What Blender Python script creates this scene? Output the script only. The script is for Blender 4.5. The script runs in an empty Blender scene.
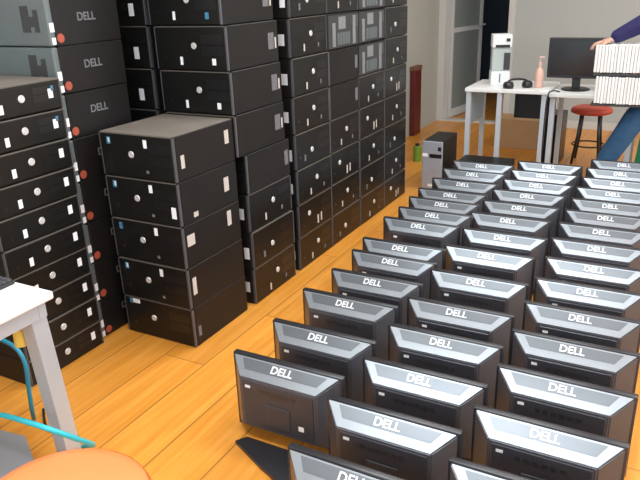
import bpy, bmesh, math, random
from mathutils import Vector, Matrix
random.seed(7)
S = bpy.context.scene
C = S.collection

# ------------------------------------------------------------------ camera
H = 1.5
cam_d = bpy.data.cameras.new('camera'); cam = bpy.data.objects.new('camera', cam_d); C.objects.link(cam)
cam_d.sensor_width = 36.0; cam_d.lens = 662.74 * 36.0 / 640.0; cam_d.clip_start = 0.02
r_ = Vector((0.88290106, 0.46838932, -0.03312338)); u_ = Vector((-0.14106734, 0.33186772, 0.93271851)); f_ = Vector((-0.44786797, 0.81882554, -0.3590808))
m = Matrix.Identity(4)
for i in range(3):
    m[i][0] = r_[i]; m[i][1] = u_[i]; m[i][2] = -f_[i]
m[2][3] = H
cam.matrix_world = m
S.camera = cam

# ------------------------------------------------------------------ light
S.view_settings.view_transform = 'Standard'; S.view_settings.look = 'None'
S.view_settings.exposure = 0.0; S.view_settings.gamma = 1.0; S.view_settings.use_curve_mapping = False
w = bpy.data.worlds.new('world'); S.world = w; w.use_nodes = True
bg = w.node_tree.nodes['Background']; bg.inputs[0].default_value = (0.80, 0.90, 1.0, 1); bg.inputs[1].default_value = 1.5

def area(name, loc, target, sx, sy, power, col):
    d = bpy.data.lights.new(name, 'AREA'); d.shape = 'RECTANGLE'; d.size = sx; d.size_y = sy; d.energy = power; d.color = col
    o = bpy.data.objects.new(name, d); C.objects.link(o); o.location = loc
    o.rotation_euler = (Vector(target) - Vector(loc)).to_track_quat('-Z', 'Y').to_euler()
    return o
area('window_light_behind', (-0.6, -1.9, 1.9), (-0.9, 1.5, 0.4), 3.2, 1.5, 60, (0.93, 0.97, 1.0))
area('window_light_right', (2.7, 4.2, 1.7), (-0.5, 4.4, 0.7), 4.5, 1.5, 70, (0.93, 0.97, 1.0))

ADDED_LAMPS = [(-0.9, 0.9), (-0.9, 2.7), (-0.9, 4.5), (1.4, 0.9), (1.4, 2.7), (1.4, 4.5)]  # unseen overhead lamps, added to brighten the monitor slopes, desk and floor
for k, (lx, ly) in enumerate(ADDED_LAMPS):
    area('added_lamp_light', (lx, ly, 2.69), (lx, ly, 0), 1.5, 0.5, (34, 23, 17)[k % 3], (0.88, 0.95, 1.0))

# ------------------------------------------------------------------ materials
def mat(name, col, rough=0.5, metal=0.0, spec=0.5, noise=0.0, nscale=8.0, bump=0.0, coat=0.0, alpha_glass=False):
    mt = bpy.data.materials.new(name); mt.use_nodes = True
    nt = mt.node_tree; b = nt.nodes['Principled BSDF']
    b.inputs['Base Color'].default_value = (*col, 1); b.inputs['Roughness'].default_value = rough
    b.inputs['Metallic'].default_value = metal; b.inputs['Specular IOR Level'].default_value = spec
    b.inputs['Coat Weight'].default_value = coat
    if noise or bump:
        tc = nt.nodes.new('ShaderNodeTexCoord'); n = nt.nodes.new('ShaderNodeTexNoise')
        n.inputs['Scale'].default_value = nscale; n.inputs['Detail'].default_value = 4
        nt.links.new(tc.outputs['Object'], n.inputs['Vector'])
        if noise:
            r = nt.nodes.new('ShaderNodeMapRange'); r.inputs['To Min'].default_value = 1 - noise; r.inputs['To Max'].default_value = 1 + noise
            nt.links.new(n.outputs['Fac'], r.inputs['Value'])
            hs = nt.nodes.new('ShaderNodeHueSaturation'); hs.inputs['Color'].default_value = (*col, 1)
            nt.links.new(r.outputs[0], hs.inputs['Value']); nt.links.new(hs.outputs[0], b.inputs['Base Color'])
        if bump:
            bp = nt.nodes.new('ShaderNodeBump'); bp.inputs['Strength'].default_value = bump; bp.inputs['Distance'].default_value = 0.003
            nt.links.new(n.outputs['Fac'], bp.inputs['Height']); nt.links.new(bp.outputs[0], b.inputs['Normal'])
    return mt

M = {}
M['case'] = mat('case_steel', (0.0095, 0.0085, 0.0082), 0.42, 0.0, 0.28, 0.3, 5)
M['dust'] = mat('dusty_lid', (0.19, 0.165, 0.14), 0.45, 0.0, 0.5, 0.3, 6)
M['bezel'] = mat('bezel_plastic', (0.007, 0.007, 0.0065), 0.32, 0.0, 0.32, 0.25, 9)
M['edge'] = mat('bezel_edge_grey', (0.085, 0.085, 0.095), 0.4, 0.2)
M['lip'] = mat('lid_lip_pale', (0.13, 0.115, 0.10), 0.4, 0.2)  # paler strip along the top front edge of each unit
M['recess'] = mat('drive_bay_black', (0.006, 0.006, 0.007), 0.3)
M['badge'] = mat('badge_silver', (0.62, 0.62, 0.62), 0.35, 0.3)
M['white'] = mat('sticker_white', (0.80, 0.82, 0.85), 0.6)
M['cream'] = mat('sticker_cream', (0.50, 0.46, 0.42), 0.6)
M['blue'] = mat('sticker_blue', (0.05, 0.20, 0.34), 0.4)
M['red'] = mat('sticker_red', (0.36, 0.07, 0.04), 0.5)
M['dim'] = mat('label_grey', (0.13, 0.13, 0.14), 0.6, 0, 0.5, 0.5, 60)
M['steel'] = mat('rear_steel', (0.32, 0.33, 0.34), 0.4, 0.6, 0.5, 0.3, 30)
M['steel_dark'] = mat('rear_grille_dark', (0.05, 0.05, 0.055), 0.5, 0.3)
M['silver'] = mat('front_panel_grey', (0.125, 0.15, 0.155), 0.4, 0.2, 0.5, 0.2, 4)
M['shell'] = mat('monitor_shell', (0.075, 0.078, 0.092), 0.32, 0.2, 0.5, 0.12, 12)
M['slope'] = mat('monitor_slope_lit', (0.29, 0.325, 0.36), 0.36, 0.75, 0.5, 0.15, 9)  # brighter than the shell: overhead reflection put into the colour
M['rim'] = mat('monitor_rim', (0.022, 0.022, 0.026), 0.28, 0.0, 0.6)
M['back'] = mat('monitor_back_plate', (0.045, 0.048, 0.060), 0.33, 0.2, 0.5, 0.2, 12)
M['screen'] = mat('screen_glass', (0.008, 0.009, 0.011), 0.12, 0.0, 0.6)
M['logo'] = mat('logo_silver', (0.75, 0.78, 0.80), 0.35, 0.2)
M['wall'] = mat('wall_paint', (0.455, 0.485, 0.475), 0.85, 0, 0.3, 0.03, 1.5)
M['wall_side'] = mat('wall_paint_side', (0.43, 0.43, 0.385), 0.85, 0, 0.3, 0.04, 2)
M['ceil'] = mat('ceiling_paint', (0.75, 0.75, 0.74), 0.9)
M['frame'] = mat('door_frame_white', (0.60, 0.60, 0.57), 0.5)
M['desk'] = mat('desk_laminate_white', (0.80, 0.81, 0.80), 0.45)
M['deskleg'] = mat('desk_leg_paint', (0.52, 0.56, 0.60), 0.4, 0.1)
M['leg_near'] = mat('desk_leg_grey', (0.50, 0.53, 0.57), 0.35, 0.3)
M['orange'] = mat('stool_vinyl_orange', (0.98, 0.24, 0.075), 0.42, 0, 0.5, 0.05, 6)
M['orange_d'] = mat('stool_rim_orange', (0.72, 0.09, 0.03), 0.4)
M['chrome'] = mat('stool_tube_dark', (0.05, 0.05, 0.055), 0.3, 0.6)
M['redseat'] = mat('stool_vinyl_red', (0.55, 0.07, 0.035), 0.45)
M['teal'] = mat('cable_teal', (0.03, 0.50, 0.60), 0.4)
M['cyan'] = mat('cable_blue', (0.02, 0.22, 0.33), 0.4)
M['black'] = mat('black_plastic', (0.012, 0.012, 0.014), 0.4)
M['yellow'] = mat('plug_yellow', (0.75, 0.55, 0.10), 0.5)
M['greybox'] = mat('grey_case', (0.30, 0.31, 0.33), 0.35, 0.3, 0.5, 0.1, 5)
M['carton'] = mat('cardboard', (0.42, 0.26, 0.13), 0.85, 0, 0.3, 0.12, 10)
M['bundle'] = mat('bundle_white', (0.82, 0.83, 0.82), 0.6)
M['bundle2'] = mat('bundle_offwhite', (0.74, 0.76, 0.75), 0.6)
M['skin'] = mat('skin', (0.55, 0.32, 0.24), 0.5, 0, 0.4, 0.05, 20)
M['navy'] = mat('sweater_navy', (0.022, 0.020, 0.085), 0.85, 0, 0.3, 0.25, 30, 0.5)
M['jeans'] = mat('jeans_blue', (0.035, 0.10, 0.20), 0.85, 0, 0.3, 0.3, 25, 0.5)
M['lips'] = mat('lips', (0.42, 0.16, 0.13), 0.5)
M['hair'] = mat('hair_black', (0.012, 0.010, 0.009), 0.5)
M['green'] = mat('bag_green', (0.01, 0.16, 0.075), 0.7, 0, 0.3, 0.15, 12)
M['grass'] = mat('tin_green', (0.16, 0.32, 0.03), 0.6)
M['darkred'] = mat('cabinet_red', (0.11, 0.013, 0.012), 0.4, 0, 0.5, 0.2, 8)
M['brownwood'] = mat('cabinet_top_brown', (0.16, 0.075, 0.04), 0.5)
M['curtain'] = mat('curtain_slate', (0.045, 0.06, 0.085), 0.8, 0, 0.2, 0.3, 6)
M['pink'] = mat('bottle_pink', (0.72, 0.46, 0.38), 0.4)
M['silvbox'] = mat('tower_silver', (0.34, 0.37, 0.42), 0.4, 0.3, 0.5, 0.15, 10)
M['panelblue'] = mat('desk_side_blue', (0.35, 0.47, 0.58), 0.5)
M['officewhite'] = mat('device_white', (0.74, 0.77, 0.78), 0.45)
M['officegreen'] = mat('device_pale_green', (0.42, 0.48, 0.46), 0.45)
M['diffuser'] = mat('added_lamp_diffuser', (0.9, 0.9, 0.9), 0.6)
M['diffuser'].node_tree.nodes['Principled BSDF'].inputs['Emission Color'].default_value = (1, 0.99, 0.96, 1)
M['diffuser'].node_tree.nodes['Principled BSDF'].inputs['Emission Strength'].default_value = 4.0  # glow of the added lamp panels
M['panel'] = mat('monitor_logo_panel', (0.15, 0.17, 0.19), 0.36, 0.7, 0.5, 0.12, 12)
M['shoe'] = mat('shoe_black', (0.015, 0.015, 0.016), 0.5)

# glass of the door leaf
g = bpy.data.materials.new('door_glass'); g.use_nodes = True
gb = g.node_tree.nodes['Principled BSDF']
gb.inputs['Base Color'].default_value = (0.30, 0.33, 0.31, 1); gb.inputs['Roughness'].default_value = 0.35
gb.inputs['Alpha'].default_value = 0.75
M['glass'] = g

# floor: planks running along +Y
def floor_mat():
    mt = bpy.data.materials.new('floor_planks'); mt.use_nodes = True; nt = mt.node_tree; N = nt.nodes; L = nt.links
    b = N['Principled BSDF']; b.inputs['Roughness'].default_value = 0.32; b.inputs['Specular IOR Level'].default_value = 0.5
    tc = N.new('ShaderNodeTexCoord'); sep = N.new('ShaderNodeSeparateXYZ'); L.new(tc.outputs['Object'], sep.inputs[0])
    def math_(op, a, bb=None, c=None):
        n = N.new('ShaderNodeMath'); n.operation = op
        for k, v in enumerate((a, bb, c)):
            if v is None: continue
            if isinstance(v, (int, float)): n.inputs[k].default_value = v
            else: L.new(v, n.inputs[k])
        return n.outputs[0]
    xs = math_('DIVIDE', math_('ADD', sep.outputs[0], 1.42), 0.2125)
    idx = math_('FLOOR', xs); fx = math_('FRACT', xs)
    wn = N.new('ShaderNodeTexWhiteNoise'); wn.noise_dimensions = '1D'; L.new(idx, wn.inputs['W'])
    ys = math_('ADD', math_('DIVIDE', sep.outputs[1], 1.3), math_('MULTIPLY', wn.outputs['Value'], 7.0))
    idy = math_('FLOOR', ys); fy = math_('FRACT', ys)
    comb = N.new('ShaderNodeCombineXYZ'); L.new(idx, comb.inputs[0]); L.new(idy, comb.inputs[1])
    wn2 = N.new('ShaderNodeTexWhiteNoise'); wn2.noise_dimensions = '3D'; L.new(comb.outputs[0], wn2.inputs['Vector'])
    mp = N.new('ShaderNodeMapping'); mp.inputs['Scale'].default_value = (38, 2.2, 1); L.new(tc.outputs['Object'], mp.inputs['Vector'])
    va = N.new('ShaderNodeVectorMath'); va.operation = 'ADD'; L.new(mp.outputs[0], va.inputs[0]); L.new(wn2.outputs['Color'], va.inputs[1])
    no = N.new('ShaderNodeTexNoise'); no.inputs['Scale'].default_value = 1.0; no.inputs['Detail'].default_value = 5; L.new(va.outputs[0], no.inputs['Vector'])
    ramp = N.new('ShaderNodeValToRGB'); L.new(no.outputs['Fac'], ramp.inputs[0])
    ramp.color_ramp.elements[0].position = 0.25; ramp.color_ramp.elements[0].color = (0.60, 0.225, 0.022, 1)
    ramp.color_ramp.elements[1].position = 0.75; ramp.color_ramp.elements[1].color = (0.80, 0.36, 0.065, 1)
    hs = N.new('ShaderNodeHueSaturation'); L.new(ramp.outputs[0], hs.inputs['Color'])
    L.new(math_('ADD', math_('MULTIPLY', wn2.outputs['Value'], 0.22), 0.89), hs.inputs['Value'])
    gx = math_('MINIMUM', fx, math_('SUBTRACT', 1.0, fx)); gy = math_('MINIMUM', fy, math_('SUBTRACT', 1.0, fy))
    lx = math_('LESS_THAN', gx, 0.017); ly = math_('LESS_THAN', gy, 0.0022)
    ln = math_('MAXIMUM', lx, ly)
    mx = N.new('ShaderNodeMixRGB'); L.new(math_('MULTIPLY', ln, 0.55), mx.inputs[0]); L.new(hs.outputs[0], mx.inputs[1]); mx.inputs[2].default_value = (0.16, 0.05, 0.01, 1)
    L.new(mx.outputs[0], b.inputs['Base Color'])
    return mt
M['floor'] = floor_mat()

# ------------------------------------------------------------------ mesh helpers
class MB:
    def __init__(s): s.bm = bmesh.new()
    def box(s, x0, x1, y0, y1, z0, z1, bev=0.0, seg=2):
        r = bmesh.ops.create_cube(s.bm, size=1.0); vs = r['verts']
        for v in vs:
            v.co = Vector(((x0 + x1) / 2 + v.co.x * (x1 - x0), (y0 + y1) / 2 + v.co.y * (y1 - y0), (z0 + z1) / 2 + v.co.z * (z1 - z0)))
        if bev > 0:
            es = list({e for v in vs for e in v.link_edges})
            bmesh.ops.bevel(s.bm, geom=es, offset=bev, segments=seg, affect='EDGES', profile=0.5)
        return s
    def cyl(s, p0, p1, r0, r1=None, n=20, caps=True):
        r1 = r0 if r1 is None else r1
        p0 = Vector(p0); p1 = Vector(p1); d = p1 - p0
        q = d.to_track_quat('Z', 'Y').to_matrix().to_4x4()
        mt = Matrix.Translation((p0 + p1) / 2) @ q
        bmesh.ops.create_cone(s.bm, cap_ends=caps, segments=n, radius1=r0, radius2=r1, depth=d.length, matrix=mt)
        return s
    def tube(s, pts, r, n=8):
        pts = [Vector(p) for p in pts]; rings = []
        for i, p in enumerate(pts):
            t = (pts[min(i + 1, len(pts) - 1)] - pts[max(i - 1, 0)]).normalized()
            a = t.orthogonal().normalized() if i == 0 else (prev - t * prev.dot(t)).normalized()
            prev = a; b = t.cross(a)
            rings.append([s.bm.verts.new(p + r * (a * math.cos(2 * math.pi * k / n) + b * math.sin(2 * math.pi * k / n))) for k in range(n)])
        for i in range(len(rings) - 1):
            for k in range(n):
                s.bm.faces.new((rings[i][k], rings[i][(k + 1) % n], rings[i + 1][(k + 1) % n], rings[i + 1][k]))
        s.bm.faces.new(rings[0][::-1]); s.bm.faces.new(rings[-1])
        return s
    def lathe(s, prof, n=32, c=(0, 0, 0)):
        rings = []
        for (r, z) in prof:
            if r < 1e-6: rings.append([s.bm.verts.new((c[0], c[1], c[2] + z))])
            else: rings.append([s.bm.verts.new((c[0] + r * math.cos(2 * math.pi * k / n), c[1] + r * math.sin(2 * math.pi * k / n), c[2] + z)) for k in range(n)])
        for a, b in zip(rings, rings[1:]):
            for k in range(n):
                k2 = (k + 1) % n
                if len(a) == 1 and len(b) == 1: continue
                if len(a) == 1: s.bm.faces.new((a[0], b[k2], b[k]))
                elif len(b) == 1: s.bm.faces.new((a[k], a[k2], b[0]))
                else: s.bm.faces.new((a[k], a[k2], b[k2], b[k]))
        return s
    def quadprism(s, a, b):   # two vertex loops of equal length -> closed solid
        va = [s.bm.verts.new(p) for p in a]; vb = [s.bm.verts.new(p) for p in b]; n = len(a)
        s.bm.faces.new(va[::-1]); s.bm.faces.new(vb)
        for k in range(n): s.bm.faces.new((va[k], va[(k + 1) % n], vb[(k + 1) % n], vb[k]))
        return s
    def mesh(s, name, mt, smooth=False):
        bmesh.ops.recalc_face_normals(s.bm, faces=s.bm.faces)
        me = bpy.data.meshes.new(name); s.bm.to_mesh(me); s.bm.free()
        if mt: me.materials.append(mt)
        if smooth:
            for p in me.polygons: p.use_smooth = True
        return me
    def each(s, name, mt, parent):      # every loose piece becomes a part of its own
        bm = s.bm; bm.verts.ensure_lookup_table(); seen = set(); out = []
        for v0 in list(bm.verts):
            if v0 in seen: continue
            st = [v0]; isl = set([v0])
            while st:
                v = st.pop()
                for e in v.link_edges:
                    u = e.other_vert(v)
                    if u not in isl: isl.add(u); st.append(u)
            seen |= isl
            nb = MB(); mp = {v: nb.bm.verts.new(v.co) for v in isl}
            for f in {f for v in isl for f in v.link_faces}: nb.bm.faces.new([mp[v] for v in f.verts])
            out.append(nb.build(name, mt, parent))
        bm.free(); return out
    def build(s, name, mt, parent=None, smooth=False):
        o = bpy.data.objects.new(name, s.mesh(name, mt, smooth)); C.objects.link(o)
        if parent: o.parent = parent
        return o
def autosmooth(o, ang=0.6):
    for p in o.data.polygons: p.use_smooth = True
    es = o.data
    bm = bmesh.new(); bm.from_mesh(es)
    for e in bm.edges:
        if len(e.link_faces) == 2 and e.calc_face_angle() > ang: e.smooth = False
    bm.to_mesh(es); bm.free()
    return o
def tag(o, label=None, cat=None, group=None, kind=None):
    if label: o['label'] = label
    if cat: o['category'] = cat
    if group: o['group'] = group
    if kind: o['kind'] = kind
    return o
def empty(name, loc=(0, 0, 0), rz=0.0, label=None, cat=None, group=None):
    o = bpy.data.objects.new(name, None); C.objects.link(o); o.location = loc; o.rotation_euler = (0, 0, rz)
    o.empty_display_size = 0.05
    return tag(o, label, cat, group)
KIDS = {}
def copy_tree(o, parent=None):
    c = o.copy(); C.objects.link(c); c.parent = parent
    for ch in [x for x in o.children]: copy_tree(ch, c)
    return c
def struct(name, mb, mt): return tag(mb.build(name, mt), kind='structure')
def text_mesh(name, body, size, mt, extrude=0.0006):
    cu = bpy.data.curves.new(name, 'FONT'); cu.body = body; cu.size = size; cu.extrude = extrude; cu.align_x = 'CENTER'; cu.align_y = 'CENTER'
    cu.offset = size * 0.02
    tmp = bpy.data.objects.new(name, cu); C.objects.link(tmp)
    dg = bpy.context.evaluated_depsgraph_get(); me = bpy.data.meshes.new_from_object(tmp.evaluated_get(dg))
    bpy.data.objects.remove(tmp); bpy.data.curves.remove(cu)
    me.name = name; me.materials.clear(); me.materials.append(mt)
    return me

# ------------------------------------------------------------------ the room
XL = -2.66; XR = 3.2; YB = 7.36; YF = -2.6; ZC = 2.8
struct('floor', MB().box(XL - 0.1, XR + 0.1, YF, YB + 3.2, -0.1, 0.0), M['floor'])
struct('ceiling', MB().box(XL - 0.1, XR + 0.1, YF, YB + 3.2, ZC, ZC + 0.1), M['ceil'])
struct('wall_left', MB().box(XL - 0.1, XL, YF, 5.0, 0, ZC), M['wall_side'])
struct('wall_left_pier', MB().box(XL - 0.1, -2.43, 5.0, YB, 0, ZC), M['wall_side'])
DX0, DX1 = -2.43, -1.62
struct('wall_back', MB().box(DX1, XR, YB, YB + 0.12, 0, ZC).box(DX0, DX1, YB, YB + 0.12, 2.15, ZC), M['wall'])
struct('trim_1', MB().box(DX0, DX0 + 0.075, YB - 0.03, YB + 0.12, 0, 2.08).box(DX1 - 0.06, DX1, YB - 0.03, YB + 0.12, 0, 2.08).box(DX0, DX1, YB - 0.03, YB + 0.12, 2.08, 2.15), M['frame'])
struct('trim_2', MB().box(DX0 + 0.076, DX1 - 0.061, YB - 0.02, YB + 0.10, 0.0, 0.015), M['frame'])
struct('baseboard_back', MB().box(DX1 + 0.001, XR, YB - 0.014, YB, 0, 0.08, 0.003), M['frame'])
struct('wall_corridor', MB().box(XL - 0.1, XR, YB + 2.6, YB + 2.7, 0, ZC).box(XL - 0.1, XL, YB + 0.12, YB + 2.6, 0, ZC), M['curtain'])
# right wall with three window openings, mullioned
ww = MB(); ww.box(XR, XR + 0.1, YF, YB, 0, 0.85).box(XR, XR + 0.1, YF, YB, 2.4, ZC)
ys = [-1.6, 0.3, 0.7, 2.6, 3.0, 4.9, 5.3, 7.0]
ww.box(XR, XR + 0.1, YF, ys[0], 0.85, 2.4)
for a, b in ((ys[1], ys[2]), (ys[3], ys[4]), (ys[5], ys[6]), (ys[7], YB)): ww.box(XR, XR + 0.1, a, b, 0.85, 2.4)
struct('wall_right', ww, M['wall'])
for k in range(4):
    a, b = ys[2 * k], ys[2 * k + 1]
    fm = MB(); X0, X1 = XR + 0.02, XR + 0.07
    fm.box(X0, X1, a, a + 0.05, 0.85, 2.4).box(X0, X1, b - 0.05, b, 0.85, 2.4).box(X0, X1, a + 0.05, b - 0.05, 0.85, 0.9).box(X0, X1, a + 0.05, b - 0.05, 2.35, 2.4).box(X0, X1, (a + b) / 2 - 0.025, (a + b) / 2 + 0.025, 0.9, 2.35)
    struct('window_%d' % (k + 1), fm, M['frame'])

for (lx, ly), wh in zip(ADDED_LAMPS, ('nearest of the three over the rows', 'middle one over the rows', 'last one over the rows, near the far desks', 'nearest over the empty right side', 'middle one over the empty right side', 'last one over the empty right side')):
    cl = empty('added_lamp', (lx, ly, 2.7), 0, 'added white ceiling lamp panel, ' + wh, 'lamp', 'added ceiling lamp panels')  # out-of-view fixtures for the added lights
    MB().box(-0.8, 0.8, -0.3, 0.3, 0.04, 0.0995, 0.004, 1).build('added_lamp_housing', M['officewhite'], cl)
    MB().box(-0.77, 0.77, -0.27, 0.27, 0.03, 0.0395).build('diffuser', M['diffuser'], cl)

# glazed door leaf, swung open into the corridor
dr = empty('door_1', (DX0 + 0.08, YB + 0.13, 0.0), math.radians(80)); dr['kind'] = 'structure'
st = 0.05
MB().box(0, st, -0.02, 0.02, 0.01, 2.05).box(0.78 - 0.06, 0.78, -0.02, 0.02, 0.01, 2.05).box(st, 0.72, -0.02, 0.02, 0.01, 0.10).box(st, 0.72, -0.02, 0.02, 0.95, 1.0).box(st, 0.72, -0.02, 0.02, 1.97, 2.05).build('door_frame', M['frame'], dr)
MB().box(st, 0.72, -0.004, 0.004, 0.10, 0.95).box(st, 0.72, -0.004, 0.004, 1.0, 1.97).build('door_glass', M['glass'], dr)
MB().cyl((0.75, -0.02, 1.0), (0.75, -0.07, 1.0), 0.01).cyl((0.75, -0.06, 1.0), (0.64, -0.06, 1.0), 0.011).build('door_handle', M['badge'], dr)

# ------------------------------------------------------------------ desktop computers lying on their sides
DW, DD = 0.395, 0.425     # width, depth
def computer(h, front, side=(), left=(), face='front', body='case', edge=True, top_edge=True, width=DW, depth=DD, badge=0.0, badge_z=0.5, dusty=False):
    """front faces -Y, origin at the base centre of the front face. stickers: (x, z, w, h, material)"""
    t = empty('desktop_computer')
    hw = width / 2
    bz = t
    if face == 'front':
        MB().box(-hw, hw, 0.016, depth, 0.0, h - 0.001, 0.003, 1).build('case', M[body], t)
        bz = MB().box(-hw, hw, 0.0, 0.0155, 0.002, h - 0.003, 0.005, 2).build('front_bezel', M['silver'] if face == 'silver' else M['bezel'], t)
    else:
        MB().box(-hw, hw, 0.003, depth, 0.0, h - 0.001, 0.003, 1).build('case', M[body], t)
    if face == 'front':
        # drive bays and power button
        MB().box(hw - 0.135, hw - 0.02, -0.0006, 0.004, h * 0.60, h * 0.80, 0.0).box(hw - 0.135, hw - 0.02, -0.0006, 0.004, h * 0.34, h * 0.54, 0.0).each('drive_bay', M['recess'], bz)
        b = MB().cyl((badge, 0.0008, h * badge_z), (badge, -0.003, h * badge_z), 0.0155, 0.013, 20); b.build('badge', M['badge'], bz)
        MB().cyl((-hw + 0.05, 0.001, h * 0.3), (-hw + 0.05, -0.002, h * 0.3), 0.008, 0.007, 14).build('power_button', M['recess'], bz)
        if edge:
            MB().box(hw - 0.0065, hw + 0.0008, -0.0012, 0.011, 0.004, h - 0.005).box(-hw - 0.0008, -hw + 0.004, -0.0012, 0.011, 0.004, h - 0.005).each('bezel_edge_sheen', M['edge'], bz)  # light-grey strips paint the reflection on the bezel's chamfered corners
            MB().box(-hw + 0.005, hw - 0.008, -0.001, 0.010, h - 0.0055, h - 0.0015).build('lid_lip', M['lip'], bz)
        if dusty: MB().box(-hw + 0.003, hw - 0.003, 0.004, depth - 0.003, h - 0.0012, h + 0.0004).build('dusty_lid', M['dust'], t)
    if face == 'rear':
        MB().box(-hw + 0.006, hw - 0.006, -0.001, 0.004, 0.008, h - 0.01).build('rear_panel', M['steel_dark'], t)
        MB().box(-hw + 0.05, -hw + 0.085, -0.004, 0.0, 0.015, h - 0.05).box(hw - 0.085, hw - 0.05, -0.004, 0.0, 0.015, h - 0.02).each('port_strip', M['steel'], t)
        sl = MB()
        for k in range(5): sl.box(-hw + 0.11 + k * 0.034, -hw + 0.136 + k * 0.034, -0.003, 0.0, 0.02, h * 0.45)
        sl.each('slot_cover', M['silver'], t)
        MB().box(-0.07, 0.02, -0.002, 0.002, h * 0.55, h - 0.02).build('fan_grille', M['steel'], t)
        MB().box(hw - 0.04, hw - 0.015, -0.003, 0.001, h * 0.55, h - 0.02).build('socket', M['edge'], t)
    for (x, z, w_, h_, mt) in front: MB().box(x - w_ / 2, x + w_ / 2, -0.0016, 0.0006, z - h_ / 2, z + h_ / 2).build('sticker', M[mt], t)
    for (y, z, w_, h_, mt) in side: MB().box(hw - 0.001, hw + 0.001, y - w_ / 2, y + w_ / 2, z - h_ / 2, z + h_ / 2).build('sticker', M[mt], t)
    for (y, z, w_, h_, mt) in left: MB().box(-hw - 0.001, -hw + 0.001, y - w_ / 2, y + w_ / 2, z - h_ / 2, z + h_ / 2).build('sticker', M[mt], t)
    return t
def remove_tree(o):
    for c in list(o.children): remove_tree(c)
    bpy.data.objects.remove(o)

ORD = ['bottom', 'second from the floor', 'third from the floor', 'fourth from the floor', 'fifth from the floor', 'sixth from the floor', 'seventh from the floor', 'eighth from the floor', 'ninth from the floor', 'tenth from the floor']
def place(o, x, y, z, rz, label, group):
    o.location = (x, y, z); o.rotation_euler = (0, 0, rz); tag(o, label, 'computer', group)
HP = math.pi / 2
def jit(a): return random.uniform(-a, a)
UH = 0.1925; G0 = 0.0006
first = {}
def unit(kind, make, *a):
    if kind not in first: first[kind] = make(); o = first[kind]
    else: o = copy_tree(first[kind])
    place(o, *a)
    return o

# five-high stack out on the floor (fronts face -Y)
Hm = 0.1905
side_l = [((0.05, 0.08, 0.022, 0.055, 'cream'), (0.36, 0.12, 0.03, 0.06, 'cream')),
          ((0.33, 0.10, 0.035, 0.065, 'cream'), (0.10, 0.03, 0.03, 0.022, 'cream')),
          ((0.05, 0.12, 0.05, 0.05, 'cream'), (0.33, 0.13, 0.03, 0.07, 'cream')),
          ((0.04, 0.10, 0.025, 0.08, 'cream'),),
          ((0.04, 0.07, 0.02, 0.05, 'dim'),)]
names5 = ['topmost of the five-high stack, its bare dusty top showing', 'second from the top of the five-high stack', 'middle one of the five-high stack standing out on the floor', 'second from the bottom of the five-high stack', 'bottom one of the five-high stack, resting on the wood floor']
for i in range(5):
    z = (4 - i) * (Hm + G0)
    fr = [(-0.148, Hm - 0.035, 0.020, 0.03, 'blue'), (-0.145, Hm - 0.033, 0.010, 0.020, 'white'), (0.052, Hm - 0.038, 0.018, 0.034, 'white'), (0.05, 0.035, 0.014, 0.012, 'dim')]
    if i == 1: fr.append((0.165, 0.06, 0.024, 0.05, 'white'))
    if i == 4: fr = [(-0.13, Hm - 0.02, 0.05, 0.02, 'white'), (-0.155, Hm - 0.022, 0.02, 0.024, 'blue')]
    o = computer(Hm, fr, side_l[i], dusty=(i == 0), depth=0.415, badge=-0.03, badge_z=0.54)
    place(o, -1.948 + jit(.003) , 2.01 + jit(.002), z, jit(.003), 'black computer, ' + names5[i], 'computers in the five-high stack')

# column at its back: four facing right, then four facing the camera
DEEPX = -1.74
def mk_row(): return computer(UH - .0005, [(-0.055, 0.042, 0.012, 0.036, 'cream'), (0.10, 0.045, 0.014, 0.022, 'dim')], (), [(0.05, 0.09, 0.035, 0.055, 'white')], badge=0.02, badge_z=0.56)
def mk_row2(): return computer(UH - .0005, [(-0.10, 0.05, 0.016, 0.034, 'dim')], (), [(0.04, 0.08, 0.03, 0.06, 'white')], badge=-0.02, badge_z=0.42)
def mk_row3(): return computer(UH - .0005, [(0.02, 0.05, 0.014, 0.05, 'cream'), (0.06, 0.055, 0.012, 0.05, 'cream')], (), [(0.05, 0.09, 0.03, 0.05, 'white')], badge=-0.08, badge_z=0.6)
def mk_rear(): return computer(UH - .0005, [], (), [(0.05, 0.09, 0.03, 0.055, 'white')], face='rear')
def mk_side(): return computer(UH - .0005, [(0.04, .05, .02, .03, 'white')], [(0.36, 0.10, 0.035, 0.075, 'dim')], badge=0.0, depth=0.395, width=0.425)
def mk_tall(): return computer(UH - .0005, [(-0.055, 0.042, 0.014, 0.038, 'white'), (0.125, 0.040, 0.020, 0.030, 'white')], [(0.36, 0.10, 0.05, 0.075, 'dim'), (0.40, 0.09, 0.012, 0.05, 'cream')], badge=0.02, badge_z=0.56)
for k in range(4):
    z = k * (UH + G0)
    if k == 3:
        unit('side', mk_side, -1.74 - 0.2125, 2.49, z, 0, 'black computer with blank side towards the aisle, behind the five-high stack', 'computers in the tall stack behind the five-high stack')
    else:
        unit(['row', 'row2', 'row'][k], [mk_row, mk_row2, mk_row][k], DEEPX + [0, .004, -.003][k], 2.6875, z, HP, 'black computer facing the aisle, %s, right behind the five-high stack' % ORD[k], 'computers in the tall stack behind the five-high stack')
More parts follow.
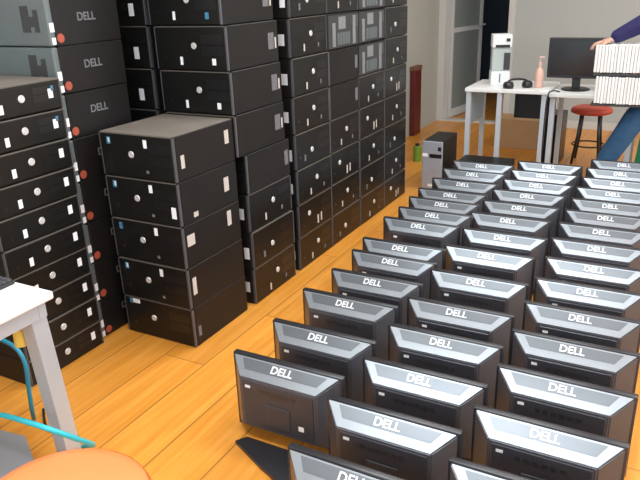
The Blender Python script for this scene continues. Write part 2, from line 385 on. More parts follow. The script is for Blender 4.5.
for k in range(4, 9):
    z = k * (UH + G0); dx = [-.0, -.005, -.012, -.03, -.02][k - 4]
    lab = {4: 'black computer mostly hidden, its side level with the dusty top of the five-high stack',
           5: 'black computer facing the camera, directly above the dusty lid of the five-high stack',
           6: 'black computer facing the camera, second one above the dusty lid',
           7: 'black computer with blue sticker at right, third one above the dusty lid',
           8: 'black desktop computer topping the tall stack behind the five-high stack'}[k]
    o = computer(UH - .0005, [(-0.055, 0.042, 0.014, 0.036, 'white'), (0.125, 0.040, 0.020, 0.028, 'blue' if k == 7 else 'white')], [(0.36, 0.10, 0.05, 0.075, 'dim'), (0.40, 0.09, 0.012, 0.05, 'cream')], badge=0.02, badge_z=0.56)
    place(o, -1.94 + dx, 2.43, z, 0, lab, 'computers in the tall stack behind the five-high stack')

# long row of four columns (fronts face +X)
cols = [2.95, 3.352, 3.755, 4.157]
cname = ['nearest', 'second', 'third', 'farthest']
for c, y0 in enumerate(cols):
    for k in range(8):
        z = k * (UH + G0)
        kind, mk = [('row', mk_row), ('row2', mk_row2), ('row', mk_row), ('row3', mk_row3)][(k * 3 + c * 5) % 4 if (c, k) != (0, 5) else 0]
        what = 'black computer with round badge'
        if (c, k) in ((1, 6), (2, 7), (2, 6), (2, 5)): kind, mk = 'rear', mk_rear; what = 'black computer showing silver rear ports'
        if (c, k) in ((1, 5), (1, 4)): kind, mk = 'sidec', mk_side; what = 'black computer with blank side'
        if kind == 'sidec':
            unit('side', mk, -1.741 - 0.2125, y0 + 0.001, z, 0, what + ', %s, %s column of long row' % (ORD[k], cname[c]), 'computers in the long row of columns')
        else:
            unit(kind, mk, -1.741 + jit(.004), y0 + 0.1985, z, HP, what + ', %s, %s column of long row' % (ORD[k], cname[c]), 'computers in the long row of columns')

# left front stack of slimmer computers (fronts face +X)
SH = 0.1188
s1 = ['bottom one', 'second from the floor', 'third from the floor', 'fourth from the floor', 'fifth from the floor', 'fifth from the top', 'fourth from the top', 'third from the top', 'second from the top', 'topmost one']
for k in range(10):
    z = k * (SH + G0)
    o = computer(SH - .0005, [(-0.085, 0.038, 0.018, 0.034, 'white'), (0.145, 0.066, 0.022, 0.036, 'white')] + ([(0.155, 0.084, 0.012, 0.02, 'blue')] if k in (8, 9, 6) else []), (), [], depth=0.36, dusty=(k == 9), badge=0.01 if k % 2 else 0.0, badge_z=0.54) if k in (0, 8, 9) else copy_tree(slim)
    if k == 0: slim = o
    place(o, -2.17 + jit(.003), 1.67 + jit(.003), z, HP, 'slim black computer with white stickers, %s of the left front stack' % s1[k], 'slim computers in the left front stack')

# big stack behind it: side turned to the aisle, grey front turned to the camera
PH = 0.1862
def mk_big():
    t = empty('desktop_computer')
    MB().box(-0.2, 0.2, 0.03, 0.385, 0, PH - .001, 0.003, 1).build('case', M['case'], t)
    b = MB().box(-0.2, 0.2, 0.0, 0.0295, 0.001, PH - .002, 0.008, 3).build('front_bezel', M['silver'], t)
    MB().box(0.055, 0.10, -0.002, 0.003, 0.055, 0.155).box(0.10, 0.125, -0.002, 0.003, 0.075, 0.115).box(0.125, 0.15, -0.002, 0.003, 0.055, 0.14).each('drive_bay', M['steel_dark'], t)
    MB().box(0.199, 0.2015, 0.006, 0.026, 0.055, 0.09).build('sticker', M['white'], t)
    MB().box(0.199, 0.2015, 0.008, 0.026, 0.008, 0.034).build('sticker', M['white'], t)
    MB().cyl((0.199, 0.052, 0.03), (0.2012, 0.052, 0.03), 0.018, 0.018, 18).build('seal', M['red'], t)
    lt = bpy.data.objects.new('side_logo', text_mesh('side_logo', 'DELL', 0.045, M['dim'])); C.objects.link(lt); lt.parent = t
    lt.matrix_local = Matrix.Translation((0.2005, 0.20, 0.105)) @ Matrix(((0, 0, 1, 0), (1, 0, 0, 0), (0, 1, 0, 0), (0, 0, 0, 1)))
    return t
s2 = ['bottom one', 'second from the floor', 'third from the floor', 'fourth from the floor', 'fifth from the floor', 'sixth from the floor', 'third from the top', 'second from the top', 'topmost one']
for k in range(9):
    z = k * (PH + .0004)
    unit('big', mk_big, -2.405 + jit(.003), 1.89, z, 0, 'large dark computer behind the left slim stack, %s' % s2[k], 'large computers behind the left slim stack')
# narrow glimpse between: one more stack facing the camera
def mk_gap(): return computer(UH - .0005, [(0.115, 0.07, 0.03, 0.055, 'white'), (-0.05, 0.04, 0.014, 0.036, 'cream')], [], badge=-0.02, badge_z=0.56)
for k in range(9):
    z = k * (UH + G0)
    unit('gap', mk_gap, -2.405, 2.45, z, 0, 'black computer in the narrow gap behind the five-high stack, %s' % ORD[k], 'computers glimpsed in the gap')

# ------------------------------------------------------------------ monitors standing on the floor, backs to the camera
MW, MH = 0.430, 0.30
def mk_monitor():
    t = empty('computer_monitor')
    hw = MW / 2
    o = MB().box(-hw, hw, 0.0, 0.024, 0.0, MH, 0.004, 2).build('rim', M['rim'], t); autosmooth(o)
    def loop(ix, iz0, iz1, y): return [(-hw + ix, y, iz0), (hw - ix, y, iz0), (hw - ix, y, MH - iz1), (-hw + ix, y, MH - iz1)]
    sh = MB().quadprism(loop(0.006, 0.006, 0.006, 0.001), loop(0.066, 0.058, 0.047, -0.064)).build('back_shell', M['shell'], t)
    # bevel the shell lightly
    bm = bmesh.new(); bm.from_mesh(sh.data); bmesh.ops.bevel(bm, geom=[e for e in bm.edges], offset=0.004, segments=2, affect='EDGES'); bm.to_mesh(sh.data); bm.free()
    MB().box(-hw + 0.076, hw - 0.076, -0.067, -0.062, 0.066, MH - 0.058, 0.002, 1).build('back_plate', M['back'], t)
    v = MB()
    for k in range(6): v.box(-0.07 + k * 0.025, -0.055 + k * 0.025, -0.0680, -0.0665, 0.205, 0.22)
    v.build('vent', M['rim'], t)
    MB().box(-0.05, 0.05, -0.071, -0.066, 0.085, 0.17, 0.002, 1).build('mount_plate', M['back'], t)
    MB().box(0.08, 0.10, -0.0680, -0.066, 0.10, 0.118).build('sticker', M['white'], t)
    MB().box(-0.125, -0.105, -0.0680, -0.066, 0.218, 0.228).build('sticker', M['white'], t)
    MB().box(-hw + 0.018, hw - 0.018, 0.0235, 0.0245, 0.02, MH - 0.018).build('screen', M['screen'], t)
    # lettering on the upper slope
    me = text_mesh('logo', 'DELL', 0.038, M['logo'])
    lo = bpy.data.objects.new('logo', me); C.objects.link(lo); lo.parent = t
    yv = Vector((0, 0.064, 0.046)).normalized(); xv = Vector((1, 0, 0)); zv = xv.cross(yv)
    mm = Matrix((xv, yv, zv)).transposed().to_4x4()
    mm.translation = Vector((0, -0.026, MH - 0.0185)) + zv * 0.0024
    lo.matrix_local = mm
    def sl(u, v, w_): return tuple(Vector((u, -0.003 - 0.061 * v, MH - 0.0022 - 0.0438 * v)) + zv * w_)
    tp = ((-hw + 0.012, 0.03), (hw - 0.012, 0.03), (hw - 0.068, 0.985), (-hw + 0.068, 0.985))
    MB().quadprism([sl(a, b, -0.004) for a, b in tp], [sl(a, b, 0.0006) for a, b in tp]).build('slope_lit', M['slope'], t)  # silver overlay paints the bright reflection on the upward face
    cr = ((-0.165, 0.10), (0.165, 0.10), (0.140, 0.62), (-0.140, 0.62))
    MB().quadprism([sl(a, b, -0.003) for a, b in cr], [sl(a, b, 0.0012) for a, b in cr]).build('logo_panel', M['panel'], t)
    return t
col1 = [1.648, 1.905, 2.196, 2.434, 2.676, 2.85, 3.183, 3.376, 3.58, 3.772, 4.02, 4.27, 4.50]
col1x = [-1.268, -1.265, -1.296, -1.28, -1.295, -1.315, -1.342, -1.331, -1.345, -1.355, -1.35, -1.36, -1.36]
col2 = [1.02, 1.28, 1.54, 1.80, 2.059, 2.304, 2.611, 2.915, 3.179, 3.444, 3.68, 3.92, 4.16, 4.40, 4.64]
col2x = [-0.84, -0.83, -0.84, -0.835, -0.847, -0.865, -0.874, -0.907, -0.898, -0.932, -0.925, -0.93, -0.925, -0.93, -0.935]
col3 = [0.90, 1.15, 1.42, 1.68, 1.94, 2.20, 2.45, 2.698, 2.95, 3.207, 3.45, 3.68, 3.90, 4.14, 4.38, 4.62, 4.86]
col3x = [-0.405, -0.40, -0.41, -0.415, -0.41, -0.42, -0.428, -0.435, -0.44, -0.459, -0.465, -0.47, -0.47, -0.478, -0.475, -0.48, -0.48]
nth = ['nearest to the camera', 'second from the near end', 'third from the near end', 'fourth from the near end', 'fifth from the near end', 'sixth from the near end', 'seventh from the near end', 'eighth from the near end', 'ninth from the near end', 'tenth from the near end', 'eleventh from the near end', 'twelfth from the near end', 'thirteenth from the near end', 'fourteenth from the near end', 'fifteenth from the near end', 'sixteenth from the near end', 'farthest, by the desk']
monitor0 = None
for cn, ysl, xsl in (('left file by the aisle', col1, col1x), ('middle file', col2, col2x), ('right file', col3, col3x)):
    for i, (y, x) in enumerate(zip(ysl, xsl)):
        if monitor0 is None: monitor0 = mk_monitor(); o = monitor0
        else: o = copy_tree(monitor0)
        o.location = (x + MW / 2, y, 0); o.rotation_euler = (0, 0, jit(.012))
        pos = nth[i] if i < len(ysl) - 1 else 'last one, at the far end'
        tag(o, 'monitor seen from behind, %s, %s' % (cn, pos), 'monitor', 'monitors in rows on the floor')

# dark flat panel lying on the floor by the nearest monitors
pl = empty('flat_panel', (-1.04, 1.49, 0), 0, 'dark flat panel lying on the wood floor beside the nearest left monitor', 'panel')
MB().quadprism([(x + 1.04, y - 1.49, 0) for x, y in ((-1.21, 1.537), (-1.055, 1.462), (-0.90, 1.40), (-0.86, 1.50), (-0.885, 1.575), (-1.185, 1.575))],
               [(x + 1.04, y - 1.49, 0.012) for x, y in ((-1.21, 1.537), (-1.055, 1.462), (-0.90, 1.40), (-0.86, 1.50), (-0.885, 1.575), (-1.185, 1.575))]).build('panel_board', M['rim'], pl)

# ------------------------------------------------------------------ near white desk at the left
dk = empty('white_desk', (-2.06, 0.80, 0), 0, 'white desk with grey metal legs, cropped by the left photo edge', 'desk')
dx1, dy1 = 0.54, 0.36
MB().box(-0.55, dx1, -0.6, dy1, 0.675, 0.70, 0.006, 2).build('desk_top', M['desk'], dk)
MB().box(-0.5, dx1 - 0.02, dy1 - 0.045, dy1 - 0.02, 0.625, 0.6745).box(dx1 - 0.045, dx1 - 0.02, -0.56, dy1 - 0.046, 0.625, 0.6745).each('apron', M['leg_near'], dk)
for (lx, ly, sx, sy) in ((dx1 - 0.05, dy1 - 0.05, -0.015, 0.05), (dx1 - 0.05, -0.55, -0.05, -0.03), (-0.5, dy1 - 0.05, 0.05, 0.06), (-0.5, -0.55, 0.05, -0.03)):
    a = 0.026
    MB().quadprism([(lx - a + sx, ly - a + sy, 0), (lx + a + sx, ly - a + sy, 0), (lx + a + sx, ly + a + sy, 0), (lx - a + sx, ly + a + sy, 0)],
                   [(lx - a, ly - a, 0.6745), (lx + a, ly - a, 0.6745), (lx + a, ly + a, 0.6745), (lx - a, ly + a, 0.6745)]).build('leg', M['leg_near'], dk)
kb = empty('keyboard', (-1.755, 1.098, 0.7004), 0.0, 'dark keyboard lying on the white desk at the left edge', 'keyboard')
MB().box(-0.21, 0.09, -0.05, 0.05, 0, 0.012, 0.004, 2).build('keyboard_base', M['black'], kb)
ks = MB()
for i in range(16):
    for j in range(5): ks.box(-0.20 + i * 0.018, -0.186 + i * 0.018, -0.042 + j * 0.018, -0.028 + j * 0.018, 0.0118, 0.017)
ks.build('keys', M['edge'], kb)

def cable(name, pts, r, mt, label):
    # smooth through Catmull-Rom
    P = [Vector(p) for p in pts]; out = []
    for i in range(len(P) - 1):
        p0, p1, p2, p3 = P[max(i - 1, 0)], P[i], P[i + 1], P[min(i + 2, len(P) - 1)]
        for k in range(8):
            t = k / 8
            out.append(0.5 * ((2 * p1) + (-p0 + p2) * t + (2 * p0 - 5 * p1 + 4 * p2 - p3) * t * t + (-p0 + 3 * p1 - 3 * p2 + p3) * t ** 3))
    out.append(P[-1])
    return tag(MB().tube(out, r).build(name, mt, None, True), label, 'cable')

# grey computer case on the floor under the desk
gc = empty('grey_computer', (-1.77, 0.9, 0), 0, 'grey metal computer case lying on the floor under the white desk', 'computer')
pts = [(-0.40, 0.13), (0.07, 0.19), (0.25, 0.09), (0.25, -0.16), (-0.40, -0.16)]
MB().quadprism([(x, y, 0) for x, y in pts], [(x, y, 0.18) for x, y in pts]).build('case', M['greybox'], gc)
MB().box(-0.35, 0.0, 0.04, 0.055, 0.1798, 0.184).build('lid_strip', M['badge'], gc)
MB().box(-0.35, 0.14, -0.10, -0.04, 0.1798, 0.184).build('lid_strip', M['badge'], gc)
MB().box(-0.12, 0.02, 0.07, 0.10, 0.1798, 0.183).build('lid_grille', M['recess'], gc)

# orange stool in the near left corner
def stool(name, loc, r, h, m1, m2, label):
    t = empty(name, loc, 0, label, 'stool')
    MB().lathe([(0, h - 0.05), (r * 0.85, h - 0.05), (r * 0.99, h - 0.04), (r, h - 0.022), (r * 0.97, h - 0.010)], 40).build('seat_rim', m2, t, True)
    MB().lathe([(r * 0.972, h - 0.012), (r * 0.93, h - 0.003), (r * 0.8, h + 0.004), (r * 0.5, h + 0.008), (0, h + 0.009)], 40).build('seat', m1, t, True)
    for k in range(4):
        a = math.pi / 4 + k * math.pi / 2; c, s_ = math.cos(a), math.sin(a)
        MB().tube([(r * 0.6 * c, r * 0.6 * s_, h - 0.05), (r * 0.7 * c, r * 0.7 * s_, h * 0.5), (r * 0.92 * c, r * 0.92 * s_, 0.0)], 0.011, 10).build('leg', M['chrome'], t, True)
    ring = [(r * 0.78 * math.cos(q * math.pi / 16), r * 0.78 * math.sin(q * math.pi / 16), h * 0.33) for q in range(33)]
    MB().tube(ring, 0.007, 8).build('foot_ring', M['chrome'], t, True)
    return t
stool('orange_stool', (-1.085, 0.735, 0), 0.205, 0.45, M['orange'], M['orange_d'], 'round orange stool in the near left corner beside the white desk')

# cables under the desk
cable('blue_cable', [(-2.05, 1.03, 0.22), (-1.86, 1.03, 0.262), (-1.70, 1.03, 0.300), (-1.58, 1.03, 0.312), (-1.50, 1.05, 0.295), (-1.475, 1.10, 0.24), (-1.50, 1.18, 0.15), (-1.60, 1.22, 0.08), (-1.72, 1.19, 0.009)], 0.008, M['teal'], 'bright blue cable sagging across the desk leg over the floor')
cable('teal_cable', [(-2.14, 1.28, 0.37), (-2.04, 1.30, 0.345), (-1.96, 1.30, 0.325), (-1.93, 1.30, 0.27), (-1.94, 1.30, 0.17), (-1.95, 1.30, 0.07), (-1.98, 1.32, 0.009)], 0.008, M['cyan'], 'dark blue cable hanging down beside the slim computers under the desk')
cable('black_cable', [(-2.0, 1.38, 0.006), (-1.88, 1.30, 0.006), (-1.76, 1.32, 0.006), (-1.70, 1.27, 0.006), (-1.63, 1.28, 0.006), (-1.48, 1.28, 0.006), (-1.42, 1.15, 0.006)], 0.005, M['black'], 'thin black cable curling on the floor by the desk leg')
plug = empty('power_plug', (-1.625, 1.10, 0.565), 0, 'yellow plug hanging under the corner of the white desk', 'plug')
MB().cyl((0, 0, -0.035), (0, 0, 0.02), 0.022, 0.020, 16).build('plug_body', M['yellow'], plug)
MB().tube([(0, 0, 0.018), (0.0, 0.0, 0.07), (0, 0, 0.106)], 0.004, 8).build('cord', M['yellow'], plug)

# ------------------------------------------------------------------ far desks
fd = empty('far_desk', (-1.19, 5.24, 0), 0, 'white desk by the doorway carrying the black monitor and white device', 'desk')
MB().box(-0.32, 0.32, 0, 0.52, 0.67, 0.70, 0.004, 1).build('desk_top', M['desk'], fd)
for (a, b) in ((-0.29, 0.03), (-0.29, 0.47), (-0.045, 0.03), (0.29, 0.03), (0.29, 0.47)):
    MB().box(a - 0.018, a + 0.018, b - 0.018, b + 0.018, 0, 0.6695).build('leg', M['deskleg'], fd)
MB().box(-0.296, -0.284, 0.05, 0.45, 0.40, 0.64).build('side_panel', M['panelblue'], fd)
MB().box(-0.02, 0.27, 0.46, 0.475, 0.40, 0.66).build('back_panel', M['black'], fd)
fe = empty('far_desk', (-0.55, 5.24, 0), 0, 'second white desk behind the white bundles, right of the doorway desk', 'desk')
MB().box(-0.315, 0.30, 0, 0.52, 0.655, 0.685, 0.004, 1).build('desk_top', M['desk'], fe)
for (a, b) in ((-0.29, 0.05), (-0.29, 0.47), (0.27, 0.05), (0.27, 0.47)):
    MB().box(a - 0.018, a + 0.018, b - 0.018, b + 0.018, 0, 0.6545).build('leg', M['deskleg'], fe)

fm = empty('computer_monitor', (-0.71, 5.42, 0.7005), math.radians(0), 'black widescreen monitor switched off on its stand on the far desk', 'monitor')
fm.location.z = 0.6855
MB().box(-0.215, 0.215, 0, 0.03, 0.09, 0.385, 0.006, 2).build('bezel', M['black'], fm)
MB().box(-0.195, 0.195, -0.001, 0.002, 0.11, 0.365).build('screen', M['screen'], fm)
MB().box(-0.03, 0.03, 0.03, 0.05, 0.012, 0.25, 0.004, 1).build('stand_neck', M['black'], fm)
MB().lathe([(0, 0), (0.105, 0), (0.105, 0.008), (0.09, 0.013), (0, 0.015)], 28, (0, 0.04, 0)).build('stand_base', M['black'], fm)

td = empty('white_tower', (-1.285, 5.45, 0.7005), math.radians(20), 'white upright office device with a dark slot on the far desk', 'computer')
MB().box(-0.075, 0.075, 0, 0.14, 0.29, 0.39, 0.006, 2).build('upper_housing', M['officewhite'], td)
MB().box(-0.072, 0.072, 0.01, 0.13, 0.11, 0.289, 0.004, 1).build('middle_housing', M['officegreen'], td)
MB().box(-0.075, 0.075, 0, 0.14, 0.0, 0.109, 0.006, 2).build('lower_housing', M['officewhite'], td)
MB().box(-0.05, 0.06, -0.002, 0.002, 0.292, 0.312).box(0.03, 0.06, -0.002, 0.002, 0.335, 0.36).each('slot', M['black'], td)
MB().box(0.02, 0.068, 0.004, 0.012, 0.12, 0.25).build('dark_panel', M['steel_dark'], td)
MB().box(-0.01, 0.0, -0.002, 0.002, 0.02, 0.09).each('seam', M['dim'], td)

hp = empty('headphones', (-1.12, 5.34, 0.7005), 0.2, 'black headphones lying on the far desk left of the monitor', 'headphones')
for s_ in (-1, 1):
    MB().lathe([(0, 0), (0.038, 0.004), (0.042, 0.02), (0.036, 0.045), (0.02, 0.052), (0, 0.053)], 20, (s_ * 0.07, 0.03 * s_, 0)).build('ear_cup', M['black'], hp, True)
MB().tube([(-0.07, -0.03, 0.045)] + [(-0.075 * math.cos(a), 0.10 * math.sin(a), 0.045 + 0.01 * math.sin(a)) for a in [k * math.pi / 10 for k in range(1, 10)]] + [(0.07, 0.03, 0.045)], 0.008, 8).build('headband', M['black'], hp, True)
bt = empty('pump_bottle', (-0.975, 5.40, 0.7005), 0, 'pink bottle with a narrow neck standing left of the far monitor', 'bottle')
MB().lathe([(0, 0), (0.03, 0), (0.033, 0.01), (0.033, 0.11), (0.026, 0.135), (0.012, 0.15), (0.012, 0.165), (0, 0.165)], 24).build('bottle_body', M['pink'], bt, True)
MB().cyl((0, 0, 0.165), (0, 0, 0.19), 0.015, 0.013).cyl((0, 0, 0.19), (0, 0, 0.225), 0.005).box(-0.008, 0.03, -0.007, 0.007, 0.222, 0.234, 0.002).build('pump', M['pink'], bt)
sp = empty('paper_note', (-0.90, 5.27, 0.7003), 0.2, 'small white paper lying on the far desk edge', 'paper')
MB().box(-0.06, 0.035, -0.02, 0.04, 0, 0.004).build('sheet', M['bundle'], sp)
cable('monitor_cable', [(-0.80, 5.30, 0.690), (-0.84, 5.22, 0.705), (-0.862, 5.16, 0.66), (-0.865, 5.15, 0.4), (-0.86, 5.16, 0.15), (-0.83, 5.18, 0.006)], 0.005, M['black'], 'black cable hanging down the front gap between the far desks')

# things under the far desks
cb = empty('cardboard_box', (-1.20, 6.25, 0), 0, 'tan cardboard box on the floor behind the doorway desk', 'box')
MB().box(-0.30, 0.16, 0, 0.3, 0, 0.27, 0.003, 1).build('carton', M['carton'], cb)
MB().box(-0.30, 0.16, -0.001, 0.3, 0.2705, 0.272).build('lid', M['carton'], cb)
dc = empty('black_computer', (-0.73, 5.62, 0), 0, 'black tower computer standing beside the red stool beyond the far desks', 'computer')
dc.location = (-0.90, 5.80, 0)
MB().box(-0.08, 0.07, 0, 0.28, 0, 0.42, 0.005, 1).build('case', M['bezel'], dc)
MB().box(-0.06, 0.05, -0.002, 0.002, 0.3, 0.36).each('drive_bay', M['recess'], dc)
stool('red_stool', (-0.63, 5.98, 0), 0.165, 0.47, M['redseat'], M['redseat'], 'round red stool behind the second far desk')

# dark red cabinet by the side wall, green tin next to it
rc = empty('red_cabinet', (-2.395, 6.45, 0), 0, 'narrow dark red cabinet against the side wall beyond the long row', 'cabinet')
MB().box(-0.03, 0.02, 0, 0.20, 0, 0.66, 0.004, 1).build('cabinet_body', M['darkred'], rc)
MB().box(-0.034, 0.024, -0.004, 0.204, 0.6605, 0.70).build('cabinet_top', M['brownwood'], rc)
gt = empty('green_tin', (-1.99, 5.50, 0), 0, 'small green container on the floor beyond the long row', 'container')
MB().lathe([(0, 0), (0.035, 0), (0.035, 0.13), (0.03, 0.14), (0, 0.14)], 20).build('tin_body', M['grass'], gt)
MB().lathe([(0, 0.1405), (0.02, 0.1405), (0.02, 0.16), (0, 0.16)], 16).build('cap', M['black'], gt)

# silver tower standing at the far end of the left file of monitors
tw = empty('silver_tower', (-1.57, 4.70, 0), 0, 'silver tower computer standing at the far end of the left monitor file', 'computer')
MB().box(-0.09, 0.07, 0.01, 0.36, 0, 0.38, 0.005, 1).build('case', M['case'], tw)
MB().box(-0.09, 0.07, -0.006, 0.0095, 0, 0.38, 0.005, 2).build('front_bezel', M['silvbox'], tw)
MB().box(-0.03, 0.065, -0.009, -0.004, 0.255, 0.285).box(0.035, 0.06, -0.009, -0.004, 0.31, 0.34).each('drive_bay', M['recess'], tw)
MB().box(-0.085, -0.045, -0.009, -0.004, 0.262, 0.285).build('sticker', M['white'], tw)
MB().box(-0.04, 0.01, -0.009, -0.004, 0.03, 0.05).build('sticker', M['white'], tw)
dt = empty('black_computer', (-1.22, 4.70, 0), 0.0, 'dark computer case lying beside the silver tower', 'computer')
MB().box(-0.22, 0.17, 0, 0.4, 0, 0.20, 0.004, 1).build('case', M['case'], dt)
MB().box(-0.215, 0.165, -0.006, 0.0, 0.005, 0.195, 0.002, 1).build('front_bezel', M['bezel'], dt)
for z in (0.14, 0.08): MB().box(-0.14, -0.11, -0.009, -0.0055, z, z + 0.02).build('sticker', M['white'], dt)

# green bag with a white band
gbg = empty('green_bag', (-0.12, 5.34, 0), 0, 'green bag with a white band standing behind the person\'s legs', 'bag')
b_ = MB().quadprism([(-0.12, 0, 0), (0.12, 0, 0), (0.12, 0.16, 0), (-0.12, 0.16, 0)], [(-0.09, 0.03, 0.42), (0.12, 0.03, 0.42), (0.12, 0.13, 0.42), (-0.09, 0.13, 0.42)]).build('bag_body', M['green'], gbg)
MB().quadprism([(-0.035, -0.003, 0.0), (0.015, -0.003, 0.0), (0.015, 0.004, 0.0), (-0.035, 0.004, 0.0)], [(-0.01, 0.026, 0.42), (0.035, 0.026, 0.42), (0.035, 0.034, 0.42), (-0.01, 0.034, 0.42)]).build('white_band', M['bundle'], gbg)
MB().tube([(-0.04, 0.08, 0.42), (-0.03, 0.08, 0.50), (0.05, 0.08, 0.52), (0.08, 0.08, 0.42)], 0.008, 8).build('handle', M['green'], gbg, True)

# ------------------------------------------------------------------ white ribbed bundles
def bundle(loc, label, n):
    t = empty('white_bundle', loc, 0, label, 'bundle', 'white ribbed bundles carried by the person')
    mb = MB(); mb2 = MB(); wv = 0.44 / n
    for k in range(n):
        x = -0.22 + k * wv
        (mb if k % 3 else mb2).box(x + 0.0012, x + wv - 0.0012, jit(.002), 0.17 + jit(.003), 0.004 + random.uniform(0, .003), 0.182 + jit(.0025), 0.003, 1)
    mb.build('slats', M['bundle'], t); mb2.build('darker_slats', M['bundle2'], t)
    return t
bundle((-0.312, 4.86, 0.888), 'upper bundle of white ribbed pieces under the person\'s hand', 22)
bundle((-0.290, 4.86, 0.683), 'lower bundle of white ribbed pieces beneath the other bundle', 22)
tr = tag(MB().box(-0.53, -0.07, 4.862, 5.03, 0.8715, 0.8880, 0.003, 1).build('separator_board', M['steel_dark']), 'thin dark board between the two white ribbed bundles', 'board')
tr2 = tag(MB().box(-0.53, -0.06, 4.862, 5.05, 0.672, 0.6825, 0.003, 1).build('carrying_tray', M['steel_dark']), 'dark tray under the lower white ribbed bundle, held by the person', 'tray')

# ------------------------------------------------------------------ person
def skinned(name, verts, edges, radii, mt, parent, sub=2, root=0):
    me = bpy.data.meshes.new(name); me.from_pydata(verts, edges, [])
    o = bpy.data.objects.new(name, me); C.objects.link(o)
    sk = o.modifiers.new('skin', 'SKIN'); sk.use_smooth_shade = True
    ly = me.skin_vertices[0] if me.skin_vertices else None
    if ly is None:
        bm = bmesh.new(); bm.from_mesh(me); bm.verts.layers.skin.verify(); bm.to_mesh(me); bm.free(); ly = me.skin_vertices[0]
    for i, r in enumerate(radii):
        ly.data[i].radius = r if isinstance(r, tuple) else (r, r); ly.data[i].use_root = (i == root)
    sb = o.modifiers.new('sub', 'SUBSURF'); sb.levels = sub; sb.render_levels = sub
    dg = bpy.context.evaluated_depsgraph_get(); dg.update()
    nm = bpy.data.meshes.new_from_object(o.evaluated_get(dg)); bpy.data.objects.remove(o)
    nm.name = name; nm.materials.clear(); nm.materials.append(mt)
    for p in nm.polygons: p.use_smooth = True; p.material_index = 0
    o = bpy.data.objects.new(name, nm); C.objects.link(o); o.parent = parent
    return o
def blob(name, chains, mt, parent, voxel=0.011, smooth=6):
    # chains of (point, radius or (rx, ry, rz)); swept, fused into one skin and smoothed
    bm = bmesh.new()
    def rad(r): return Vector((r, r, r)) if isinstance(r, (int, float)) else Vector(r)
    for ch in chains:
        for (p, r), (q, t) in zip(ch, ch[1:]):
            p, q, r, t = Vector(p), Vector(q), rad(r), rad(t)
            n = max(2, int((q - p).length / (0.22 * min(min(r), min(t)))) + 1)
            for k in range(n + 1):
                a = k / n; c = p.lerp(q, a); rr = r.lerp(t, a)
                bmesh.ops.create_icosphere(bm, subdivisions=2, radius=1.0, matrix=Matrix.Translation(c) @ Matrix.Diagonal((rr.x, rr.y, rr.z, 1)))
    me = bpy.data.meshes.new(name); bm.to_mesh(me); bm.free()
    o = bpy.data.objects.new(name, me); C.objects.link(o)
    rm = o.modifiers.new('r', 'REMESH'); rm.mode = 'VOXEL'; rm.voxel_size = voxel
    sm = o.modifiers.new('s', 'SMOOTH'); sm.iterations = smooth; sm.factor = 0.5
    dg = bpy.context.evaluated_depsgraph_get(); dg.update()
    nm = bpy.data.meshes.new_from_object(o.evaluated_get(dg)); bpy.data.objects.remove(o)
    nm.name = name; nm.materials.clear(); nm.materials.append(mt)
    for p in nm.polygons: p.use_smooth = True; p.material_index = 0
    o = bpy.data.objects.new(name, nm); C.objects.link(o); o.parent = parent
    return o
pp = empty('person', (0, 0, 0), 0, 'person in a navy sweater and blue jeans holding white bundles at the right edge', 'person')
# hips at X~0.12, turned towards -X / camera, left in photo
# sweater: torso + both arms
SL = (0.02, 5.10, 1.385); SR = (0.08, 5.37, 1.385)
blob('sweater', [
    [((0.10, 5.27, 0.93), (0.12, 0.145, 0.10)), ((0.09, 5.265, 1.08), (0.105, 0.135, 0.11)), ((0.07, 5.25, 1.25), (0.115, 0.155, 0.11)), ((0.045, 5.235, 1.37), (0.095, 0.15, 0.07))],
    [((0.045, 5.235, 1.39), 0.075), ((0.025, 5.225, 1.46), 0.058)],
    [(SR, 0.068), (SL, 0.068)],
    [(SL, 0.070), ((-0.07, 5.03, 1.325), 0.064), ((-0.22, 5.00, 1.225), 0.068), ((-0.415, 4.963, 1.118), 0.048)],
    [(SR, 0.068), ((0.08, 5.41, 1.14), 0.052), ((0.05, 5.36, 1.03), 0.050), ((0.0, 5.22, 0.80), 0.042), ((-0.03, 5.14, 0.70), 0.034)]], M['navy'], pp)
blob('jeans', [
    [((0.10, 5.27, 0.93), (0.112, 0.140, 0.06)), ((0.10, 5.27, 0.86), (0.120, 0.150, 0.07))],
    [((0.07, 5.20, 0.85), 0.095), ((-0.24, 5.06, 0.58), 0.082), ((-0.40, 5.08, 0.26), 0.070), ((-0.455, 5.10, 0.09), 0.052)],
    [((0.11, 5.34, 0.84), 0.095), ((0.13, 5.38, 0.50), 0.072), ((0.16, 5.42, 0.28), 0.062), ((0.18, 5.44, 0.09), 0.053)]], M['jeans'], pp)
for (fx, fy, dx, dy) in ((-0.47, 5.10, -0.16, -0.03), (0.18, 5.44, -0.15, -0.05)):
    skinned('shoe', [(fx + 0.05, fy + 0.01, 0.042), (fx, fy, 0.045), (fx + dx * 0.55, fy + dy * 0.55, 0.038), (fx + dx, fy + dy, 0.028)], [(0, 1), (1, 2), (2, 3)], [0.036, 0.044, 0.040, 0.026], M['shoe'], pp)
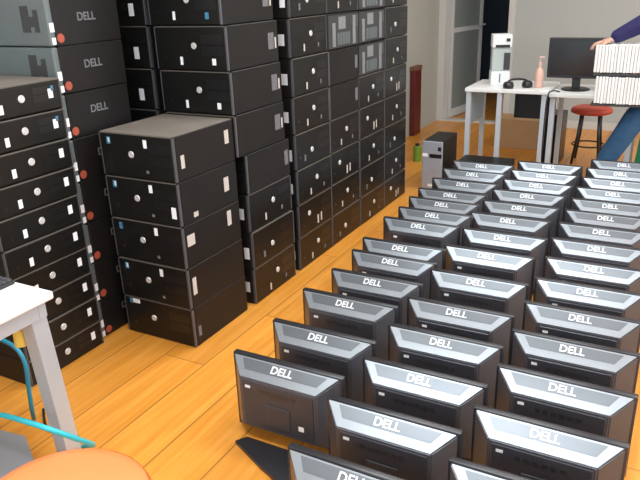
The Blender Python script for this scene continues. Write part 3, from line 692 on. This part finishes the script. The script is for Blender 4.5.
# body (skin): neck, head, forearms' ends and hands as one skin mesh per connected figure
head_c = Vector((-0.03, 5.18, 1.62))
hd = blob('head', [[((0.02, 5.22, 1.44), 0.052), ((-0.005, 5.20, 1.56), 0.050)],
    [((-0.045, 5.17, 1.565), 0.050), ((-0.035, 5.175, 1.60), (0.070, 0.070, 0.06)), ((-0.025, 5.185, 1.645), (0.086, 0.086, 0.095))]], M['skin'], pp, 0.008, 5)
fdir = Vector((-0.75, -0.6, -0.25)).normalized(); rt = fdir.cross(Vector((0, 0, 1))).normalized(); upv = rt.cross(fdir)
def fp(a, b, c): return tuple(head_c + rt * a + fdir * b + upv * c)
nose = MB().tube([fp(0, 0.074, 0.02), fp(0, 0.090, -0.008), fp(0, 0.074, -0.020)], 0.010, 8).build('nose', M['skin'], hd, True)
for s_ in (-1, 1):
    e = MB(); bmesh.ops.create_icosphere(e.bm, subdivisions=2, radius=0.0105, matrix=Matrix.Translation(fp(s_ * 0.028, 0.066, 0.02))); e.build('eye', M['white'], hd, True)
    e = MB(); bmesh.ops.create_icosphere(e.bm, subdivisions=1, radius=0.006, matrix=Matrix.Translation(fp(s_ * 0.028, 0.0735, 0.02))); e.build('iris', M['hair'], hd, True)
    e = MB(); e.tube([fp(s_ * 0.076, 0.0, 0.02), fp(s_ * 0.086, -0.004, 0.0), fp(s_ * 0.078, 0.0, -0.022)], 0.009, 8).build('ear', M['skin'], hd, True)
MB().tube([fp(-0.020, 0.062, -0.045), fp(0, 0.070, -0.047), fp(0.020, 0.062, -0.045)], 0.005, 8).build('mouth', M['lips'], hd, True)
hr = MB(); bmesh.ops.create_icosphere(hr.bm, subdivisions=3, radius=1.0)
for v in list(hr.bm.verts):
    if v.co.z < -0.15 + 0.55 * max(0, v.co.y): pass
geo = [v for v in hr.bm.verts if (v.co.y > 0.25 and v.co.z < 0.45) or v.co.z < -0.45]
bmesh.ops.delete(hr.bm, geom=geo, context='VERTS')
for v in hr.bm.verts:
    c = v.co.copy(); v.co = head_c + rt * (c.x * 0.092) + fdir * (c.y * 0.104 - 0.006) + upv * (c.z * 0.105 + 0.022)
hro = hr.build('hair', M['hair'], pp, True)
so = hro.modifiers.new('s', 'SOLIDIFY'); so.thickness = 0.012; so.offset = -1
# hand: palm + five fingers, on top of the upper bundle
def hand(wrist, dirv, upn, side, name):
    wrist = Vector(wrist); d = Vector(dirv).normalized(); n = Vector(upn); n = (n - d * n.dot(d)).normalized(); s_ = d.cross(n) * side
    V = [tuple(wrist - d * 0.045), tuple(wrist), tuple(wrist + d * 0.04), tuple(wrist + d * 0.075)]; E_ = [(0, 1), (1, 2), (2, 3)]; R_ = [0.026, (0.028, 0.022), (0.038, 0.018), (0.040, 0.016)]
    skinned(name, V, E_, R_, M['skin'], pp, 2)
    last = [o for o in pp.children if o.name.startswith(name)][-1]
    for k, (off, ln) in enumerate(((-0.030, 0.066), (-0.010, 0.076), (0.011, 0.072), (0.030, 0.056))):
        b0 = wrist + d * 0.06 + s_ * off
        p = [b0, b0 + d * 0.02, b0 + d * (0.02 + ln * 0.45) - n * 0.004, b0 + d * (0.02 + ln * 0.72) - n * 0.018, b0 + d * (0.02 + ln * 0.85) - n * 0.036]
        skinned('finger', [tuple(q) for q in p], [(0, 1), (1, 2), (2, 3), (3, 4)], [0.009, 0.0095, 0.009, 0.0085, 0.0075], M['skin'], last, 2)
    b0 = wrist + d * 0.015 - s_ * 0.02
    p = [b0, b0 - s_ * 0.022 + d * 0.02, b0 - s_ * 0.034 + d * 0.045 - n * 0.008, b0 - s_ * 0.036 + d * 0.062 - n * 0.02]
    skinned('thumb', [tuple(q) for q in p], [(0, 1), (1, 2), (2, 3)], [0.012, 0.012, 0.0105, 0.0085], M['skin'], last, 2)
hand((-0.438, 4.957, 1.098), (-0.95, -0.15, -0.22), (0, 0, 1), 1, 'right_hand')
hand((-0.055, 5.10, 0.672), (-0.9, -0.35, -0.12), (0, 0, -1), -1, 'left_hand')
